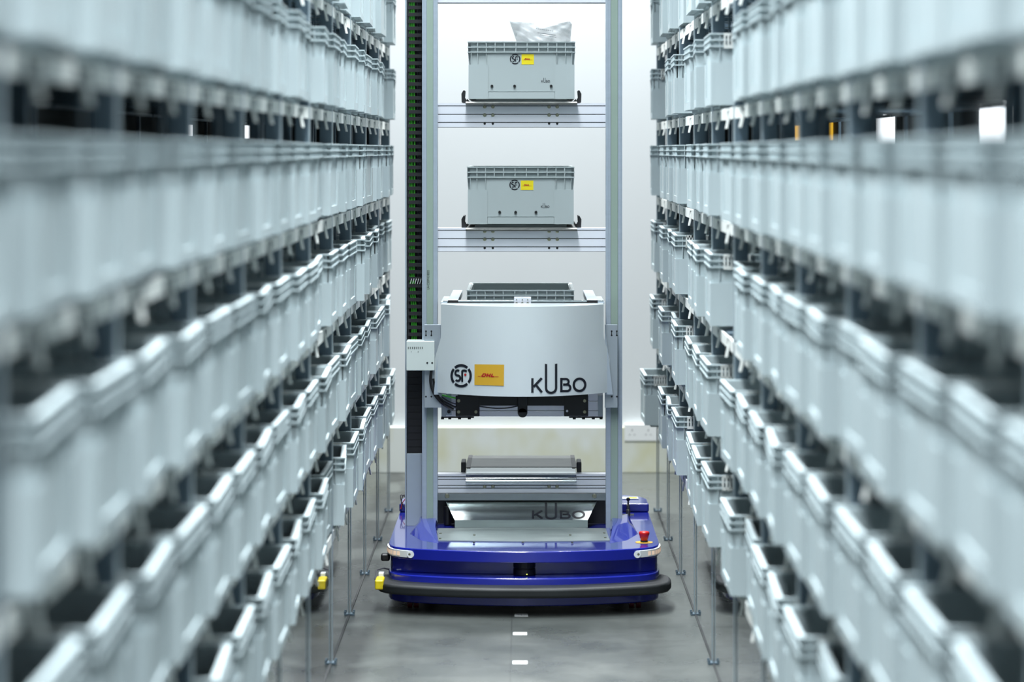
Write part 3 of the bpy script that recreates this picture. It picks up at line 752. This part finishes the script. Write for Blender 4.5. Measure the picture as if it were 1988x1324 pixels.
for bx_, by_ in ((890.5,778),(890.5,799.5),(924,799.5),(1135,778),(1135,799.5)):
    q.cyl((px(bx_,D),D-.0002,pz(by_,D)),(px(bx_,D),D-.004,pz(by_,D)),.0064,.0056,n=16)
P(q, 'carrier_bolts', 'bolt', bp)
q = MB().cyl((px(1101,D),D-.001,pz(798,D)),(px(1101,D),D+.001,pz(798,D)),.0045,n=14); P(q, 'hole', 'white_plastic', bp)
st = P(MB().box(px(866,10.79), px(876.5,10.79), 10.785, 10.792, pz(806,10.79), pz(764,10.79)), 'hanging_strap', 'alu', bevel=.001)
P(MB().cyl((px(871.5,10.785),10.785,pz(799,10.785)),(px(871.5,10.785),10.779,pz(799,10.785)),.0066,n=14), 'bolt', 'black', st)
def spline(pts, n=8):
    out = []; pts = [Vector(p) for p in pts]
    for i in range(len(pts)-1):
        p0 = pts[max(i-1,0)]; p1 = pts[i]; p2 = pts[i+1]; p3 = pts[min(i+2,len(pts)-1)]
        for k in range(n):
            t = k/n; out.append(.5*((2*p1)+(-p0+p2)*t+(2*p0-5*p1+4*p2-p3)*t*t+(-p0+3*p1-3*p2+p3)*t**3))
    return out+[pts[-1]]
def cable(pp, D_, r, mm, name='cable'):
    mb = MB().tube(spline([(px(a,D_+d), D_+d, pz(c,D_+d)) for a, c, d in pp]), r); return P(mb, name, mm, smooth=False)
cable([(838,716,0),(836,740,0),(843,764,0),(860,784,.01),(880,795,.02)], 10.74, .0052, 'black')
cable([(841,735,0),(848,765,0),(866,782,.01),(890,793,.02)], 10.745, .004, 'black')
cable([(850,765,0),(872,780,.0),(892,786,.01)], 10.76, .003, 'cable_grey')
cable([(858,767,0),(875,771,0),(895,775,.01)], 10.765, .003, 'cable_green')
cable([(931,789,0),(960,792.5,0),(985,792,0),(1006,788,0)], 10.75, .0024, 'black')
# control box bracket over the chain
D = 10.73
cbx = P(MB().box(px(789,D), px(843.5,D), D, D+.11, pz(719.5,D), pz(662.5,D)), 'chain_bracket', 'box_cream', bevel=.0015)
q = MB()
for k in range(8): q.box(px(792+k*3.85,D), px(793.3+k*3.85,D), D-.0006, D+.002, pz(677.5,D), pz(673.3,D))
for bx_ in (829.5, 839): q.cyl((px(bx_,D),D-.0006,pz(704.5,D)),(px(bx_,D),D+.001,pz(704.5,D)),.0036,n=12)
for bx_ in (798.5, 812): q.cyl((px(bx_,D),D-.0006,pz(683,D)),(px(bx_,D),D+.001,pz(683,D)),.0014,n=8)
P(q, 'vents', 'black', cbx)
# emergency stop
D = yfloor(1053, .2135); x = px(1250.5, D)
es = P(MB().lathe(x, D, [(.0125,.2135),(.0125,.226),(.0145,.228),(.0165,.238),(.0190,.243),(.0190,.2485),(.0165,.252),(.006,.2535)]), 'emergency_button', 'red', smooth=True, label='red mushroom emergency stop button')
P(MB().lathe(x, D, [(.031,.2135),(.031,.2148),(.029,.2150)]), 'yellow_ring', 'yellow', es)
P(MB().lathe(x, D, [(.0132,.2148),(.0132,.221)]), 'collar', 'ink', es)
# antenna-like joystick
D = yfloor(1000, .2135); x = px(1219.5, D)
jo = P(MB().lathe(x, D, [(.0085,.2135),(.0085,.232),(.0075,.234),(.0062,.236),(.0062,.252),(.0035,.254),(.0035,.268)]), 'antenna', 'brass', label='brass antenna rod with black ball')
P(MB().lathe(x, D, [(.001,.2655),(.0055,.268),(.0078,.2735),(.0055,.279),(.001,.2815)]), 'ball', 'black', jo, smooth=True)
P(MB().box(x-.022, x+.022, D-.006, D+.006, .2135, .2175), 'clamp', 'bolt', jo)
# wire bundle at the rear left
for (a, c) in (((778,988),(790,966)),((781,990),(783,962)),((786,985),(778,962))):
    D = 11.25; pp = [(px(a[0],D),D,pz(a[1],D)), (px((a[0]+c[0])/2-3,D),D+.01,pz((a[1]+c[1])/2,D)), (px(c[0],D),D+.02,pz(c[1],D)), (px(792,D),D+.03,pz(970,D))]
    P(MB().tube(spline(pp,5), .0018, n=6), 'loose_wire', 'red' if c[0]==790 else 'cable_grey')
# casters
for cx_ in (796, 808.5, 1226, 1239.5):
    D = 10.27; x = px(cx_, D)
    P(MB().cyl((x-.008,D,.0205),(x+.008,D,.0205),.0200,n=24), 'caster', 'redwheel', label='small red caster wheel', smooth=False)
for x in (-.36, .35):
    P(MB().cyl((x-.02,11.2,.0455),(x+.02,11.2,.0455),.045,n=24), 'drive_wheel', 'rubber')

# ------------------------------------------------------------------ totes on the robot
GR = 'branded totes carried by the robot'
def deco(t, sfc, yel, kb, plugs, D0=10.93):
    """marks on the front face; coordinates are photo pixels at the tote face"""
    inv = (t.location.x, t.location.y, t.location.z)
    def fn(u, v, e=0): return (px(u,D0)-inv[0], -.0008-e+.0068, pz(v,D0)-inv[2])
    A_ = lambda n, p, m_, lb=None, e=0: art(n, p, lambda u, v: fn(u, v, e), m_, t, None, lb)
    A_('round_emblem', [[(sfc[0]+p[0]*10.2, sfc[1]-p[1]*10.2) for p in q] for q in sf()+disc(.42,.0,.11)], 'ink', 'small round black emblem')
    A_('yellow_sticker', [[(yel[0],yel[1]),(yel[2],yel[1]),(yel[2],yel[3]),(yel[0],yel[3])]], 'yellow2', 'small yellow sticker')
    cx_, cy_ = (yel[0]+yel[2])/2, (yel[1]+yel[3])/2
    A_('red_lettering', [[(cx_+(p[0]-5)*2.0, cy_-(p[1]-.7)*2.1) for p in q] for q in dhl()], 'red_ink', None, .0006)
    A_('small_lettering', [[(kb[0]+p[0]*.155, kb[1]-p[1]*.165) for p in q] for q in kubo()], 'ink')
    b = MB()
    for hx, hy in plugs: b.cyl((px(hx,D0)-inv[0], .002, pz(hy,D0)-inv[2]), (px(hx,D0)-inv[0], .010, pz(hy,D0)-inv[2]), .0052, n=16)
    b.build('plugs', 'black', t)
TX = px(1012.5, 10.93)
ta = new_tote('robot_tote', (TX, 10.93, zt1), 0, 'grey tote on the robot mast with a plastic bag, topmost of three', GR)
tb_ = new_tote('robot_tote', (TX-.003, 10.93, zt2), 0, 'grey tote on the middle mast shelf above the white cover', GR)
tc_ = new_tote('robot_tote', (TX-.004, 10.93, 1.0805-TH), 0, 'grey tote inside the lift carriage, mostly hidden by the white cover', GR)
deco(ta, (1000,114.5), (1012.5,105,1036.5,125), (1051,160), ((955,167),(999,167),(1070,167)))
deco(tb_, (999,359), (1011,350.5,1035.5,369), (1050,403.5), ((970,412),(1001,412),(1040.5,412)))
P(MB().box(px(880,10.95), px(1148,10.95), 10.93, 11.55, 1.0805-TH-.012, 1.0805-TH-.0005), 'fork_bed', 'steel_plate')
# plastic bag in the top tote
def bag():
    top = [(989,40.5),(1005,42.5),(1022,43.5),(1036,45.5),(1050,52),(1068,50),(1088,45),(1106,41.5),(1110,47)]
    bot = [(1004,84),(1012,84),(1024,84),(1036,84),(1050,84),(1064,84),(1080,84),(1094,84),(1107,84)]
    lf = lambda t: [(989+1.5*t, 40)]
    rows = 12; cols = 48; vs = []; fs = []
    rnd = random.Random(3)
    def samp(L, u):
        i = min(int(u*(len(L)-1)), len(L)-2); t = u*(len(L)-1)-i; return (L[i][0]*(1-t)+L[i+1][0]*t, L[i][1]*(1-t)+L[i+1][1]*t)
    for side in (0, 1):
        for j in range(rows+1):
            for i in range(cols+1):
                u = i/cols; v = j/rows
                a = samp(top, u); c = samp(bot, u); x = a[0]*(1-v)+c[0]*v; y = a[1]*(1-v)+c[1]*v
                bulge = math.sin(math.pi*min(1, u*1.02))*(.2+.8*v)*.05
                cr_ = .006*math.sin(u*13+v*9)+.004*math.sin(u*29-v*17+2)+.0012*rnd.uniform(-1,1)
                D_ = 11.18+(bulge+cr_)*(1 if side else -1)*(0 if (j == 0 and i != 0) else 1)
                vs.append((px(x, 11.18), D_, pz(y, 11.18)))
    n = (rows+1)*(cols+1)
    for s_ in (0, n):
        for j in range(rows):
            for i in range(cols):
                a = s_+j*(cols+1)+i; fs.append((a,a+1,a+cols+2,a+cols+1))
    return MB().add(vs, fs)
bg = bag().build('plastic_bag', 'film', None, smooth=True); tag(bg, 'clear crumpled plastic bag sticking out of the top tote', 'bag')
bp_ = []
for (a, c, n_) in (((1041,55),(1076,60),9), ((1044,63),(1079,68),14), ((1049,67),(1081,72),10)):
    for k in range(n_):
        u = k/n_; x = a[0]+(c[0]-a[0])*u; y = a[1]+(c[1]-a[1])*u; bp_.append([(x,y),(x+1.9,y+.3),(x+1.9,y+1.5),(x,y+1.2)])
art('printed_text', bp_, lambda u, v: (px(u,11.11), 11.112, pz(v,11.11)), 'cable_grey', bg)
